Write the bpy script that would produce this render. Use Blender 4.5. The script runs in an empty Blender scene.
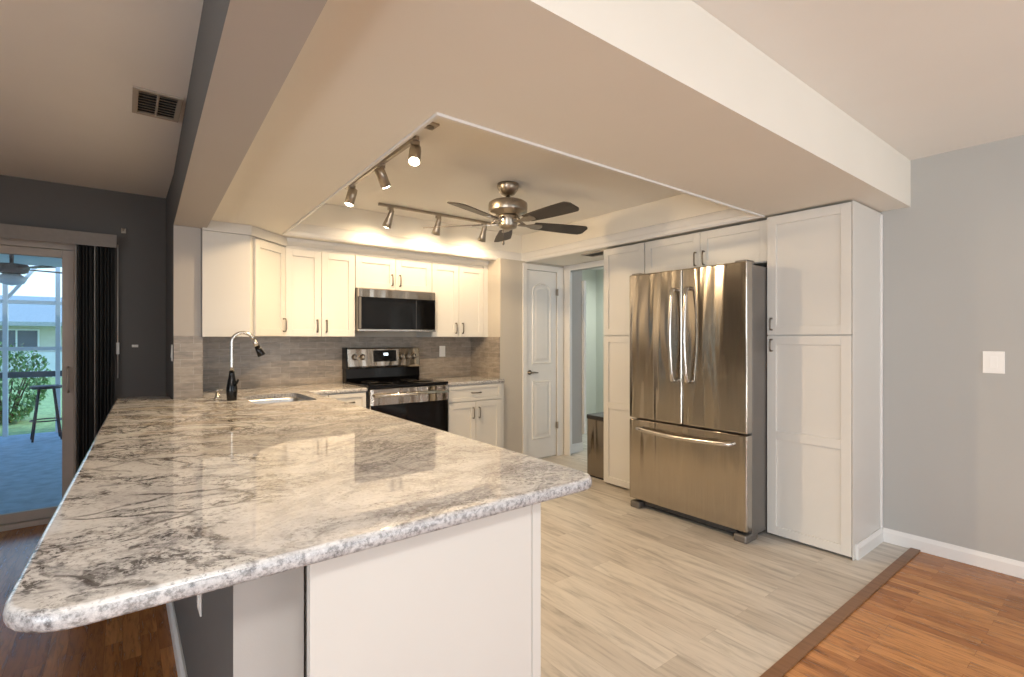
import bpy, bmesh, math, random
from mathutils import Vector, Matrix
random.seed(4)
S = bpy.context.scene
COL = S.collection
R = math.radians

# ------------------------------------------------------------------ camera, world, sun, daylight, fill lamps, exposure
H = 1.316
cam_d = bpy.data.cameras.new('camera'); cam = bpy.data.objects.new('camera', cam_d); COL.objects.link(cam)
cam.location = (0, 0, H); cam.rotation_euler = (R(90), 0, R(-37.9))
cam_d.sensor_width = 36.0; cam_d.lens = 500.0 / 1024.0 * 36.0; cam_d.shift_y = 0.0005
cam_d.clip_start = 0.05; cam_d.clip_end = 200
S.camera = cam
S.view_settings.view_transform = 'Standard'; S.view_settings.look = 'None'
S.view_settings.gamma = 1.0; S.view_settings.use_curve_mapping = False
S.view_settings.exposure = 0.06
S.cycles.use_denoising = True
S.cycles.max_bounces = 10; S.cycles.diffuse_bounces = 6; S.cycles.glossy_bounces = 5
S.cycles.sample_clamp_indirect = 6.0
S.cycles.caustics_reflective = False; S.cycles.caustics_refractive = False

W = bpy.data.worlds.new('sky'); S.world = W; W.use_nodes = True
wn = W.node_tree; wn.nodes.clear()
wo = wn.nodes.new('ShaderNodeOutputWorld'); wb = wn.nodes.new('ShaderNodeBackground')
wt = wn.nodes.new('ShaderNodeTexCoord'); wr = wn.nodes.new('ShaderNodeValToRGB'); wsx = wn.nodes.new('ShaderNodeSeparateXYZ')
wr.color_ramp.elements[0].position = 0.0; wr.color_ramp.elements[0].color = (0.80, 0.92, 1.0, 1)
wr.color_ramp.elements[1].position = 0.6; wr.color_ramp.elements[1].color = (0.30, 0.55, 0.95, 1)
wn.links.new(wt.outputs['Generated'], wsx.inputs[0]); wn.links.new(wsx.outputs['Z'], wr.inputs[0])
wn.links.new(wr.outputs[0], wb.inputs[0]); wb.inputs[1].default_value = 1.9
wn.links.new(wb.outputs[0], wo.inputs[0])


def lamp(name, typ, loc, energy, color, parent=None, direction=None, **kw):
    d = bpy.data.lights.new(name, typ); d.energy = energy; d.color = color
    for k, v in kw.items(): setattr(d, k, v)
    o = bpy.data.objects.new(name, d); COL.objects.link(o); o.location = loc
    if direction is not None:
        o.rotation_euler = Vector(direction).to_track_quat('-Z', 'Y').to_euler()
    if parent: o.parent = parent
    return o


lamp('sun', 'SUN', (6, 8, 8), 2.4, (1.0, 0.95, 0.88), direction=(-0.75, 0.25, -0.8), angle=R(0.6))
# daylight through the living room windows behind the camera, and through the side window of the left room
lamp('rear_window_daylight', 'AREA', (1.6, -3.42, 1.45), 7, (1.0, 0.98, 0.96), direction=(0, 1, 0),
     shape='RECTANGLE', size=3.8, size_y=1.5)
# low unseen fill lamp, added to brighten the ceilings
lamp('rear_up_fill', 'AREA', (2.3, -3.30, .50), 70, (1.0, 0.97, 0.93), direction=(.05, .25, 1),
     shape='RECTANGLE', size=2.6, size_y=.5)
lamp('side_window_daylight', 'AREA', (-3.9, -1.9, 1.35), 36, (0.93, 0.97, 1.0), direction=(1, .36, .06), spread=R(105),
     shape='RECTANGLE', size=3.2, size_y=1.7)
lamp('side_up_fill', 'AREA', (-3.8, -1.9, .5), 62, (0.97, 0.98, 1.0), direction=(1, -.05, .5), spread=R(130),  # second low fill lamp, added on the left to lift the ceilings
     shape='RECTANGLE', size=3.2, size_y=.5)
# unseen fill lamp added behind the viewer to brighten the bar top
lamp('dining_fill', 'AREA', (.1, -.7, 2.40), 34, (1.0, 0.97, 0.93), direction=(0, 0, -1), shape='DISK', size=.45)
lamp('hall_fill', 'AREA', (5.6, 4.5, 2.3), 24, (0.95, 1.0, 0.95), direction=(0, 0.0, -1),
     shape='RECTANGLE', size=1.0, size_y=0.8)  # unseen lamp added to brighten the hall
TRACK_W = 4.6
WARM = (1.0, 0.72, 0.42)


# ------------------------------------------------------------------ node helpers
class N:
    def __init__(s, name):
        s.m = bpy.data.materials.new(name); s.m.use_nodes = True
        s.t = s.m.node_tree; s.t.nodes.clear()
        s.out = s.t.nodes.new('ShaderNodeOutputMaterial')
        s.b = s.t.nodes.new('ShaderNodeBsdfPrincipled'); s.l(s.b.outputs[0], s.out.inputs[0])

    def n(s, typ, **kw):
        o = s.t.nodes.new('ShaderNode' + typ)
        for k, v in kw.items(): setattr(o, k, v)
        return o

    def l(s, a, b): s.t.links.new(a, b)

    def set(s, **kw):
        for k, v in kw.items():
            i = s.b.inputs[k.replace('_', ' ')]
            if isinstance(v, (tuple, list)): i.default_value = (*v, 1) if len(v) == 3 else v
            elif isinstance(v, (int, float)): i.default_value = v
            else: s.l(v, i)
        return s

    def coord(s, kind='Object', scale=(1, 1, 1), rot=(0, 0, 0), loc=(0, 0, 0)):
        mp = s.n('Mapping'); mp.inputs['Scale'].default_value = scale; mp.inputs['Rotation'].default_value = rot
        mp.inputs['Location'].default_value = loc
        if kind == 'World': g = s.n('NewGeometry'); s.l(g.outputs['Position'], mp.inputs[0])
        else: c = s.n('TexCoord'); s.l(c.outputs[kind], mp.inputs[0])
        return mp.outputs[0]

    def noise(s, vec, scale, detail=4, rough=.55, dist=0):
        n = s.n('TexNoise'); n.inputs['Scale'].default_value = scale; n.inputs['Detail'].default_value = detail
        n.inputs['Roughness'].default_value = rough; n.inputs['Distortion'].default_value = dist
        s.l(vec, n.inputs['Vector']); return n.outputs['Fac']

    def ramp(s, fac, stops):
        r = s.n('ValToRGB'); e = r.color_ramp.elements
        while len(e) < len(stops): e.new(0.5)
        for i, (p, c) in enumerate(stops):
            e[i].position = p
            if isinstance(c, (int, float)): c = (c, c, c)
            e[i].color = (*c, 1)
        s.l(fac, r.inputs[0]); return r.outputs[0]

    def mix(s, fac, a, b, blend='MIX'):
        m = s.n('Mix', data_type='RGBA', blend_type=blend)
        for i, v in ((0, fac), (6, a), (7, b)):
            if isinstance(v, (int, float)): m.inputs[i].default_value = v
            elif isinstance(v, tuple): m.inputs[i].default_value = (*v, 1)
            else: s.l(v, m.inputs[i])
        return m.outputs[2]

    def math(s, op, a, b=None):
        m = s.n('Math', operation=op)
        for i, v in ((0, a), (1, b)):
            if v is None: continue
            if isinstance(v, (int, float)): m.inputs[i].default_value = v
            else: s.l(v, m.inputs[i])
        return m.outputs[0]

    def bump(s, h, strength=.2, dist=.01):
        b = s.n('Bump'); b.inputs['Strength'].default_value = strength; b.inputs['Distance'].default_value = dist
        s.l(h, b.inputs['Height']); s.l(b.outputs[0], s.b.inputs['Normal'])


def plain(name, col, rough=.5, metal=0, var=.04, nscale=6, bump=0, bscale=200, spec=.5):
    m = N(name); c = m.coord()
    f = m.noise(c, nscale, 3)
    lo = tuple(x * (1 - var) for x in col); hi = tuple(min(1, x * (1 + var)) for x in col)
    m.set(Base_Color=m.ramp(f, [(.3, lo), (.7, hi)]), Roughness=rough, Metallic=metal, Specular_IOR_Level=spec)
    if bump: m.bump(m.noise(c, bscale, 2), bump, .002)
    return m.m


def emit(name, col, strength):
    m = N(name); m.set(Base_Color=col, Emission_Color=col, Emission_Strength=strength); return m.m


M = {}
M['cab'] = plain('white_cabinet_paint', (.655, .64, .605), .34, var=.015, nscale=2)
M['trimw'] = plain('white_trim_paint', (.76, .75, .73), .35, var=.015)
M['wall'] = plain('grey_wall_paint', (.43, .425, .405), .75, var=.02, nscale=1.5, bump=.08)
M['beam'] = plain('taupe_beam_paint', (.44, .415, .39), .75, var=.02, nscale=1.5, bump=.08)
M['darkwall'] = plain('charcoal_wall', (.11, .106, .102), .7, var=.03, nscale=1.5, bump=.08)
M['ceil'] = plain('white_ceiling_paint', (.80, .785, .745), .85, var=.02, nscale=1.5, bump=.12, bscale=120)
M['soffit'] = plain('cream_soffit_paint', (.77, .74, .67), .8, var=.02, nscale=1.5, bump=.06)
M['closet'] = plain('beige_wall_paint', (.52, .48, .42), .75, var=.02, nscale=1.5)
M['hall'] = plain('pale_green_wall_paint', (.56, .58, .51), .75, var=.02, nscale=1.5)
M['nickel'] = plain('brushed_nickel', (.38, .34, .29), .32, 1, var=.06, nscale=20)
M['darknickel'] = plain('dark_nickel_pull', (.20, .175, .15), .38, 1, var=.05)
M['chrome'] = plain('satin_steel', (.62, .60, .57), .22, 1, var=.03)
M['black'] = plain('black_gloss', (.004, .004, .0045), .12, 0, var=.1, spec=.35)
M['blackglass'] = plain('black_oven_glass', (.0025, .0025, .003), .06, 0, var=.1, spec=.32)
M['blackmat'] = plain('black_plastic', (.02, .02, .021), .45, 0, var=.1)
M['rubber'] = plain('dark_toe_kick', (.06, .055, .05), .7)
M['plate'] = plain('white_plastic_plate', (.85, .84, .81), .35, var=.01)
M['alum'] = plain('taupe_aluminium_frame', (.42, .37, .325), .45, 0, var=.04)
M['valance'] = plain('pale_valance_fabric', (.25, .225, .205), .7, var=.05, nscale=30)
M['slat'] = plain('charcoal_blind_fabric', (.05, .05, .05), .65, var=.15, nscale=40)
M['slatedge'] = plain('pale_blind_edge', (.62, .59, .56), .5)
M['bladew'] = N('dark_walnut_blade')
_m = M['bladew']; _c = _m.coord(scale=(3, 30, 30)); _m.set(Base_Color=_m.ramp(_m.noise(_c, 3, 5), [(.3, (.026, .018, .013)), (.7, (.05, .035, .026))]), Roughness=.45)
M['bladew'] = _m.m
M['bulb'] = emit('warm_bulb_glass', (1.0, .86, .62), 40)
M['clock'] = emit('range_clock_glow', (.75, .9, 1.0), 1.6)
M['redled'] = plain('sink_steel', (.55, .55, .54), .3, 1)
M['vent'] = plain('beige_vent_metal', (.40, .35, .29), .5, 0)
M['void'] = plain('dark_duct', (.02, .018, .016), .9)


def steel(name, base, wav=.5, rough=.16):
    m = N(name)
    c = m.coord(scale=(1, 1, 1)); cb = m.coord(scale=(160, 160, 1.2))
    br = m.noise(cb, 2, 3)
    m.set(Base_Color=m.ramp(br, [(.3, tuple(x * .92 for x in base)), (.7, tuple(min(1, x * 1.06) for x in base))]), Metallic=1,
          Roughness=m.ramp(br, [(.3, rough * .85), (.7, rough * 1.15)]))
    w = m.noise(m.coord(scale=(6, 6, .8)), 1.0, 1.5, .4, .3)
    m.bump(w, wav, .06)
    tg = m.n('Tangent', direction_type='RADIAL', axis='Z'); m.l(tg.outputs[0], m.b.inputs['Tangent'])
    m.set(Anisotropic=.8, Anisotropic_Rotation=.25)
    return m.m


M['steel'] = steel('brushed_stainless_steel', (.47, .425, .37))
M['binsteel'] = steel('dark_brushed_steel', (.30, .26, .21))
M['steelside'] = plain('grey_enamel_side', (.20, .185, .17), .4, .6, var=.03)


def granite():
    m = N('speckled_granite')
    c = m.coord(); warp = m.n('TexNoise'); warp.inputs['Scale'].default_value = 2.0; warp.inputs['Detail'].default_value = 3
    m.l(c, warp.inputs['Vector'])
    sub = m.n('VectorMath', operation='SUBTRACT'); m.l(warp.outputs['Color'], sub.inputs[0]); sub.inputs[1].default_value = (.5, .5, .5)
    sc = m.n('VectorMath', operation='SCALE'); m.l(sub.outputs[0], sc.inputs[0]); sc.inputs['Scale'].default_value = .5
    add = m.n('VectorMath', operation='ADD'); m.l(c, add.inputs[0]); m.l(sc.outputs[0], add.inputs[1])
    wv = add.outputs[0]

    def mapped(v, scale, rot):
        mp = m.n('Mapping'); mp.vector_type = 'TEXTURE'
        mp.inputs['Rotation'].default_value = (0, 0, rot); mp.inputs['Scale'].default_value = scale
        m.l(v, mp.inputs[0]); return mp.outputs[0]

    def ridge(n, w):   # thin lines along the middle level of a noise
        return m.ramp(m.math('ABSOLUTE', m.math('SUBTRACT', n, .5)), [(0.0, 1.0), (w, 0.0)])
    mul = lambda a, b: m.math('MULTIPLY', a, b)
    A = R(-30)
    sp = m.n('SeparateXYZ'); m.l(wv, sp.inputs[0])
    swirl_side = m.ramp(m.math('SUBTRACT', m.math('ADD', sp.outputs['X'], .25), mul(sp.outputs['Y'], .12)), [(.30, 0.0), (.62, 1.0)])   # the calmer, swirling part of the slab
    far_warm = m.ramp(mul(sp.outputs['Y'], .25), [(.42, 0.0), (.75, 1.0)])          # warm light towards the sink, put into the stone as tan
    blot = m.noise(mapped(wv, (.15, .105, .2), A), 1.0, 6, .68)
    base = m.ramp(blot, [(.30, (.36, .36, .37)), (.42, (.60, .60, .60)), (.50, (.82, .82, .805)), (.72, (.76, .75, .73))])
    gr = m.ramp(m.noise(mapped(wv, (.8, .22, .4), A), 1.3, 4), [(.40, (.80, .79, .80)), (.55, (1.08, 1.08, 1.08))])
    base = m.mix(.8, base, gr, 'MULTIPLY')
    tan = m.ramp(m.noise(mapped(wv, (.34, .12, .2), A), 1.0, 4), [(.47, 0.0), (.60, 1.0)])
    base = m.mix(mul(tan, m.math('ADD', .03, mul(far_warm, .55))), base, (.46, .34, .20))
    # swirling grey veins
    v1 = ridge(m.noise(mapped(wv, (1.3, .26, .5), R(24)), 1.3, 6, .62, .8), .05)
    v2 = ridge(m.noise(mapped(wv, (.75, .12, .3), R(20)), 1.2, 5, .6, .5), .06)
    veins = m.math('MINIMUM', 1.0, m.math('ADD', mul(v1, .8), mul(v2, .55)))
    base = m.mix(mul(veins, m.math('ADD', .14, mul(swirl_side, .62))), base, (.27, .262, .265))
    base = m.mix(mul(swirl_side, .32), base, (.46, .445, .455))
    # dark flake clusters, mostly on the bar side
    reg = m.ramp(m.noise(mapped(wv, (.34, .22, .3), A), 1.2, 5, .64), [(.45, 0.0), (.53, 1.0)])
    fl = m.ramp(m.noise(mapped(wv, (.034, .021, .03), A), 1.0, 5, .72), [(.50, 0.0), (.56, 1.0)])
    ns = m.math('SUBTRACT', 1.0, mul(swirl_side, .78))
    base = m.mix(mul(mul(mul(fl, reg), ns), .88), base, (.075, .068, .064))
    fl2 = m.ramp(m.noise(mapped(wv, (.085, .055, .06), A), 1.0, 6, .75), [(.545, 0.0), (.60, 1.0)])
    base = m.mix(mul(mul(mul(fl2, reg), ns), .85), base, (.07, .066, .066))
    wh = m.ramp(m.noise(mapped(wv, (.20, .11, .06), A), 1.0, 4, .6), [(.53, 0.0), (.57, 1.0)])
    base = m.mix(mul(mul(wh, ns), .8), base, (.84, .84, .82))
    br = m.ramp(m.noise(mapped(wv, (.10, .022, .05), A), 1.0, 4, .6), [(.55, 0.0), (.64, 1.0)])
    base = m.mix(mul(mul(br, reg), .45), base, (.22, .175, .14))
    # thin dark cracks round pale lenses
    vo = m.n('TexVoronoi', feature='DISTANCE_TO_EDGE'); vo.inputs['Scale'].default_value = 1.0
    m.l(mapped(wv, (.34, .17, .4), A), vo.inputs['Vector'])
    ck = mul(m.ramp(vo.outputs['Distance'], [(.010, 1.0), (.04, 0.0)]), m.ramp(m.noise(wv, 3.0, 3), [(.47, 0.0), (.56, 1.0)]))
    base = m.mix(mul(mul(ck, ns), .85), base, (.07, .06, .055))
    # fine salt and pepper
    base = m.mix(mul(m.ramp(m.noise(c, 85, 3, .7), [(.54, 0.0), (.60, 1.0)]), m.math('ADD', .28, mul(reg, .42))), base, (.17, .16, .155))
    base = m.mix(mul(m.ramp(m.noise(c, 75, 3, .65), [(.55, 0.0), (.62, 1.0)]), .45), base, (.86, .86, .85))
    # the raw crystal look of the chiselled rim: whatever does not face up
    g = m.n('NewGeometry'); sx = m.n('SeparateXYZ'); m.l(g.outputs['Normal'], sx.inputs[0])
    side = m.ramp(sx.outputs['Z'], [(.35, 1.0), (.8, 0.0)])
    rim = m.ramp(m.noise(c, 85, 4, .75), [(.40, (.08, .08, .085)), (.46, (.26, .26, .275)), (.53, (.44, .44, .46)), (.63, (.64, .64, .64))])
    base = m.mix(mul(side, .75), base, rim)
    m.set(Base_Color=base, Roughness=m.math('ADD', .022, mul(side, .28)), Specular_IOR_Level=.75)
    return m.m


M['granite'] = granite()


def tile(name, axis, cols):
    m = N(name)
    g = m.n('NewGeometry'); sx = m.n('SeparateXYZ'); m.l(g.outputs['Position'], sx.inputs[0])
    cx = m.n('CombineXYZ'); m.l(sx.outputs[axis], cx.inputs[0]); m.l(sx.outputs['Z'], cx.inputs[1])
    b = m.n('TexBrick'); b.offset = .5
    b.inputs['Scale'].default_value = 1; b.inputs['Brick Width'].default_value = .155; b.inputs['Row Height'].default_value = .0535
    b.inputs['Mortar Size'].default_value = .0022; b.inputs['Mortar Smooth'].default_value = .3; b.inputs['Bias'].default_value = 0
    b.inputs['Color1'].default_value = (*cols[0], 1); b.inputs['Color2'].default_value = (*cols[1], 1); b.inputs['Mortar'].default_value = (*cols[2], 1)
    m.l(cx.outputs[0], b.inputs['Vector'])
    mp = m.n('Mapping'); mp.inputs['Scale'].default_value = (5, 16, 1); m.l(cx.outputs[0], mp.inputs[0])
    mot = m.ramp(m.noise(mp.outputs[0], 2.2, 5, .6), [(.3, (.72, .72, .72)), (.7, (1.25, 1.22, 1.18))])
    m.set(Base_Color=m.mix(1.0, b.outputs['Color'], mot, 'MULTIPLY'), Roughness=.28)
    m.bump(m.math('SUBTRACT', 1.0, b.outputs['Fac']), .35, .003)
    return m.m


TC = ((.245, .215, .185), (.33, .29, .25), (.36, .33, .295))
M['tileX'] = tile('taupe_tile_facing_room', 'X', TC)
M['tileY'] = tile('taupe_tile_on_return', 'Y', TC)


def planks(name, cols, bw, rh, gap, rough, grain, gscale=(.9, 26, 1), gapcol=None):
    m = N(name)
    g = m.n('NewGeometry'); sx = m.n('SeparateXYZ'); m.l(g.outputs['Position'], sx.inputs[0])
    cx = m.n('CombineXYZ'); m.l(sx.outputs['Y'], cx.inputs[0]); m.l(sx.outputs['X'], cx.inputs[1])
    v = cx.outputs[0]
    b = m.n('TexBrick'); b.offset = .37; b.offset_frequency = 2
    for k, x in (('Scale', 1), ('Brick Width', bw), ('Row Height', rh), ('Mortar Size', gap), ('Mortar Smooth', .2), ('Bias', 0)): b.inputs[k].default_value = x
    b.inputs['Color1'].default_value = (0, 0, 0, 1); b.inputs['Color2'].default_value = (1, 1, 1, 1); b.inputs['Mortar'].default_value = (.5, .5, .5, 1)
    m.l(v, b.inputs['Vector'])
    mp = m.n('Mapping'); mp.inputs['Scale'].default_value = gscale; m.l(v, mp.inputs[0])
    off = m.n('VectorMath', operation='ADD'); m.l(mp.outputs[0], off.inputs[0])
    sc = m.n('VectorMath', operation='SCALE'); m.l(b.outputs['Color'], sc.inputs[0]); sc.inputs['Scale'].default_value = 7
    m.l(sc.outputs[0], off.inputs[1])
    gr = m.noise(off.outputs[0], 1.6, 6, .62, .6)
    base = m.ramp(b.outputs['Color'], [(0, cols[0]), (.5, cols[1]), (1, cols[2])])
    gcol = m.ramp(gr, [(.28, 1 - grain), (.5, 1.0), (.75, 1 + grain * .45)])
    base = m.mix(1.0, base, gcol, 'MULTIPLY')
    base = m.mix(m.math('MULTIPLY', b.outputs['Fac'], .8), base, gapcol or tuple(x * .4 for x in cols[0]))
    m.set(Base_Color=base, Roughness=m.ramp(gr, [(.3, rough * 1.2), (.7, rough * .9)]))
    return m.m


M['lvp'] = planks('greige_vinyl_plank', ((.47, .425, .37), (.525, .48, .425), (.585, .545, .485)), 1.22, .152, .0008, .36, .40, gscale=(1.9, 15, 1), gapcol=(.36, .32, .27))
M['wood'] = planks('amber_wood_strip', ((.30, .118, .034), (.42, .178, .056), (.53, .25, .088)), .46, .062, .0006, .24, .62, gscale=(4.0, 34, 1))
M['strip'] = planks('transition_strip_wood', ((.21, .105, .05), (.21, .105, .05), (.21, .105, .05)), 3, 3, .0001, .35, .25)


def glass(name, tint, refl):
    m = N(name); t = m.n('BsdfTransparent'); t.inputs[0].default_value = (*tint, 1)
    gl = m.n('BsdfGlossy'); gl.inputs['Roughness'].default_value = .02
    fr = m.n('Fresnel'); fr.inputs[0].default_value = 1.45
    mx = m.n('MixShader'); m.l(m.math('MULTIPLY', fr.outputs[0], refl), mx.inputs[0]); m.l(t.outputs[0], mx.inputs[1]); m.l(gl.outputs[0], mx.inputs[2])
    m.l(mx.outputs[0], m.out.inputs[0]); return m.m


M['glass'] = glass('clear_door_glass', (.86, .95, 1.0), .9)
M['concrete'] = plain('blue_grey_patio_concrete', (.33, .43, .52), .75, var=.18, nscale=9, bump=.15, bscale=60)
M['grass'] = plain('lawn_green', (.30, .42, .17), .9, var=.35, nscale=14)
M['leaf'] = plain('shrub_leaf_green', (.15, .31, .10), .5, var=.6, nscale=6)
M['twig'] = plain('shrub_twig_brown', (.12, .08, .05), .8)
M['stucco'] = plain('pale_stucco', (.62, .62, .55), .85, var=.05)
M['roofm'] = plain('grey_shingle_roof', (.33, .38, .40), .85, var=.15, nscale=20)
M['farwin'] = plain('far_window_glass', (.06, .09, .13), .1)
M['screenw'] = plain('white_screen_frame', (.80, .83, .85), .5)
M['screen_shaded'] = plain('shaded_screen_rail', (.10, .12, .14), .5)  # rail standing in shade, the shade put into its colour
M['porchceil'] = plain('blue_white_porch_ceiling', (.42, .50, .58), .8)
M['stool'] = plain('dark_stool_metal', (.03, .032, .038), .45)


# ------------------------------------------------------------------ mesh helpers
class MB:
    def __init__(s): s.bm = bmesh.new()

    def box(s, x0, x1, y0, y1, z0, z1, mi=0):
        r = bmesh.ops.create_cube(s.bm, size=1)
        for v in r['verts']:
            v.co = Vector(((x0 + x1) / 2 + v.co.x * (x1 - x0), (y0 + y1) / 2 + v.co.y * (y1 - y0), (z0 + z1) / 2 + v.co.z * (z1 - z0)))
        for f in {f for v in r['verts'] for f in v.link_faces}: f.material_index = mi
        return s

    def prism(s, pts, z0, z1, axis='z', mi=0):
        """extrude a polygon: axis z -> pts (x,y); axis x -> pts (y,z); axis y -> pts (x,z)"""
        def co(p, h):
            return {'z': (p[0], p[1], h), 'x': (h, p[0], p[1]), 'y': (p[0], h, p[1])}[axis]
        a = [s.bm.verts.new(co(p, z0)) for p in pts]; b = [s.bm.verts.new(co(p, z1)) for p in pts]
        n = len(pts); fs = [s.bm.faces.new(a), s.bm.faces.new(list(reversed(b)))]
        for i in range(n): fs.append(s.bm.faces.new((a[i], b[i], b[(i + 1) % n], a[(i + 1) % n])))
        for f in fs: f.material_index = mi
        bmesh.ops.recalc_face_normals(s.bm, faces=fs)
        return s

    def tube(s, pts, rad, seg=12, cap=True, mi=0, flat=None):
        """swept round (or oval: flat=(axis vector, factor)) tube; rad a number or one per point"""
        pts = [Vector(p) for p in pts]; n = len(pts)
        rads = rad if isinstance(rad, (list, tuple)) else [rad] * n
        rings = []; up = None
        for i, p in enumerate(pts):
            t = (pts[min(i + 1, n - 1)] - pts[max(i - 1, 0)]).normalized()
            if up is None:
                up = Vector((0, 0, 1)) if abs(t.z) < .9 else Vector((1, 0, 0))
            side = t.cross(up).normalized(); up = side.cross(t).normalized()
            ring = []
            for k in range(seg):
                a = 2 * math.pi * k / seg
                off = side * math.cos(a) * rads[i] + up * math.sin(a) * rads[i]
                if flat: off = off - flat[0] * off.dot(flat[0]) * (1 - flat[1])
                ring.append(s.bm.verts.new(p + off))
            rings.append(ring)
        fs = []
        for a, b in zip(rings, rings[1:]):
            for k in range(seg): fs.append(s.bm.faces.new((a[k], a[(k + 1) % seg], b[(k + 1) % seg], b[k])))
        for f in fs: f.smooth = True
        if cap: fs += [s.bm.faces.new(list(reversed(rings[0]))), s.bm.faces.new(rings[-1])]
        for f in fs: f.material_index = mi
        bmesh.ops.recalc_face_normals(s.bm, faces=fs)
        return s

    def lathe(s, prof, c=(0, 0, 0), seg=32, mi=0, axis=None, smooth=True):
        """prof: (r, h) list along axis (default +z) from c"""
        ax = Vector(axis or (0, 0, 1)).normalized(); q = Vector((0, 0, 1)).rotation_difference(ax); c = Vector(c)
        rings = []
        for r, h in prof:
            rings.append([s.bm.verts.new(c + q @ Vector((max(r, 1e-4) * math.cos(2 * math.pi * k / seg), max(r, 1e-4) * math.sin(2 * math.pi * k / seg), h))) for k in range(seg)])
        fs = []
        for a, b in zip(rings, rings[1:]):
            for k in range(seg): fs.append(s.bm.faces.new((a[k], a[(k + 1) % seg], b[(k + 1) % seg], b[k])))
        for f in fs: f.smooth = smooth
        fs += [s.bm.faces.new(list(reversed(rings[0]))), s.bm.faces.new(rings[-1])]
        for f in fs: f.material_index = mi
        bmesh.ops.recalc_face_normals(s.bm, faces=fs)
        return s

    def build(s, name, mats, parent=None, label=None, bevel=0, local=False, seg=2):
        """link as ONE object; vertices are in world space unless local (then in the parent's space)"""
        me = bpy.data.meshes.new(name)
        if parent is not None and not local:
            p = parent; off = Vector((0, 0, 0))
            while p is not None: off += p.location; p = p.parent
            bmesh.ops.translate(s.bm, verts=s.bm.verts[:], vec=-off)
        s.bm.to_mesh(me); s.bm.free()
        o = bpy.data.objects.new(name, me); COL.objects.link(o)
        for m in (mats if isinstance(mats, (list, tuple)) else [mats]): me.materials.append(M[m])
        if parent is not None: o.parent = parent
        if label: o['label'] = label
        if bevel:
            b = o.modifiers.new('bevel', 'BEVEL'); b.width = bevel; b.segments = seg; b.limit_method = 'ANGLE'; b.angle_limit = R(40)
            b.harden_normals = False
        return o


def darken_left(o, mat='darkwall'):  # faces looking to -x get the darker wall colour
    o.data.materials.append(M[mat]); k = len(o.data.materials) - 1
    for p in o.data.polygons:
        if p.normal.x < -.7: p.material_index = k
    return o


def tag(o, label, cat, group=None, kind=None):
    o['label'] = label; o['category'] = cat
    if group: o['group'] = group
    if kind: o['kind'] = kind
    return o


def thing(name, label, cat, loc=(0, 0, 0), rotz=0, group=None):
    o = bpy.data.objects.new(name, None); COL.objects.link(o); o.empty_display_size = .1
    o.location = loc; o.rotation_euler = (0, 0, rotz)
    return tag(o, label, cat, group)


def struct(o, label, cat):
    return tag(o, label, cat, kind='structure')


def anchor(name, label, cat, loc=(0, 0, 0)):
    o = thing(name, label, cat, loc); o['kind'] = 'structure'; return o


CZ = 2.44   # ceiling
SZ = 2.148  # soffit underside
CT = .908   # counter top
CB = .876   # counter underside
YW = 4.69   # range wall
XK = 3.98   # wall behind the fridge run
XR = 3.914  # grey dining wall
YL = 4.85   # wall with the sliding door

# ------------------------------------------------------------------ floors, walls, ceilings
struct(MB().prism([(.2, .93), (XR, .93), (XR, 1.08), (6.2, 1.08), (6.2, 6.2), (3.9, 6.2), (3.9, 4.72), (.2, 4.72)], -.05, 0).build('floor', 'lvp'),
       'pale greige wood-look plank floor of the kitchen', 'floor')
struct(MB().prism([(-4, -3.5), (XR, -3.5), (XR, .93), (.2, .93), (.2, YL), (-4, YL)], -.05, 0).build('floor.001', 'wood'),
       'amber brown wood strip floor of the dining and living room', 'floor')
struct(MB().box(.34, XR - .012, .889, .941, 0, .009).build('trim_1', 'strip', bevel=.004), 'flat wooden transition strip between pale and amber floors', 'trim')
struct(MB().box(-4.1, 6.3, -3.6, 6.3, CZ, CZ + .1).build('ceiling', 'ceil'), 'flat white ceiling', 'ceiling')

# soffit dropped round the tray, one ring
TXN, TXF, TX1, TY0, TY1 = .908, .992, 3.42, 1.615, 4.22     # the tray's left edge runs slightly askew
sf = MB()
sf.box(.30, XK, .942, TY0, SZ, CZ - .001); sf.prism([(.30, TY0), (TXN, TY0), (TXF, TY1), (TXF, YW), (.30, YW)], SZ, CZ - .001)
sf.box(TXF, XK, TY1, YW, SZ, CZ - .001); sf.box(TX1, XK, TY0, TY1, SZ, CZ - .001)
struct(sf.build('ceiling_soffit', 'soffit'), 'cream dropped soffit round the lit ceiling tray with broad front face', 'ceiling')
# moulding band along the foot of the tray walls, one mitred ring
tb = MB(); loops = []
for d, z in [(.001, SZ - .010), (.014, SZ - .010), (.026, SZ + .004), (.026, SZ + .022), (.020, SZ + .034), (.016, SZ + .070), (.010, SZ + .088), (.001, SZ + .098)]:
    loops.append([tb.bm.verts.new(p) for p in ((TXN + d, TY0 + d, z), (TX1 - d, TY0 + d, z), (TX1 - d, TY1 - d, z), (TXF + d, TY1 - d, z))])
loops.append(loops[0])
for a, b in zip(loops, loops[1:]):
    for k in range(4): tb.bm.faces.new((a[k], a[(k + 1) % 4], b[(k + 1) % 4], b[k]))
bmesh.ops.recalc_face_normals(tb.bm, faces=tb.bm.faces[:])
struct(tb.build('trim_2', 'trimw'), 'white moulding round the foot of the ceiling tray', 'trim')
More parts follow.
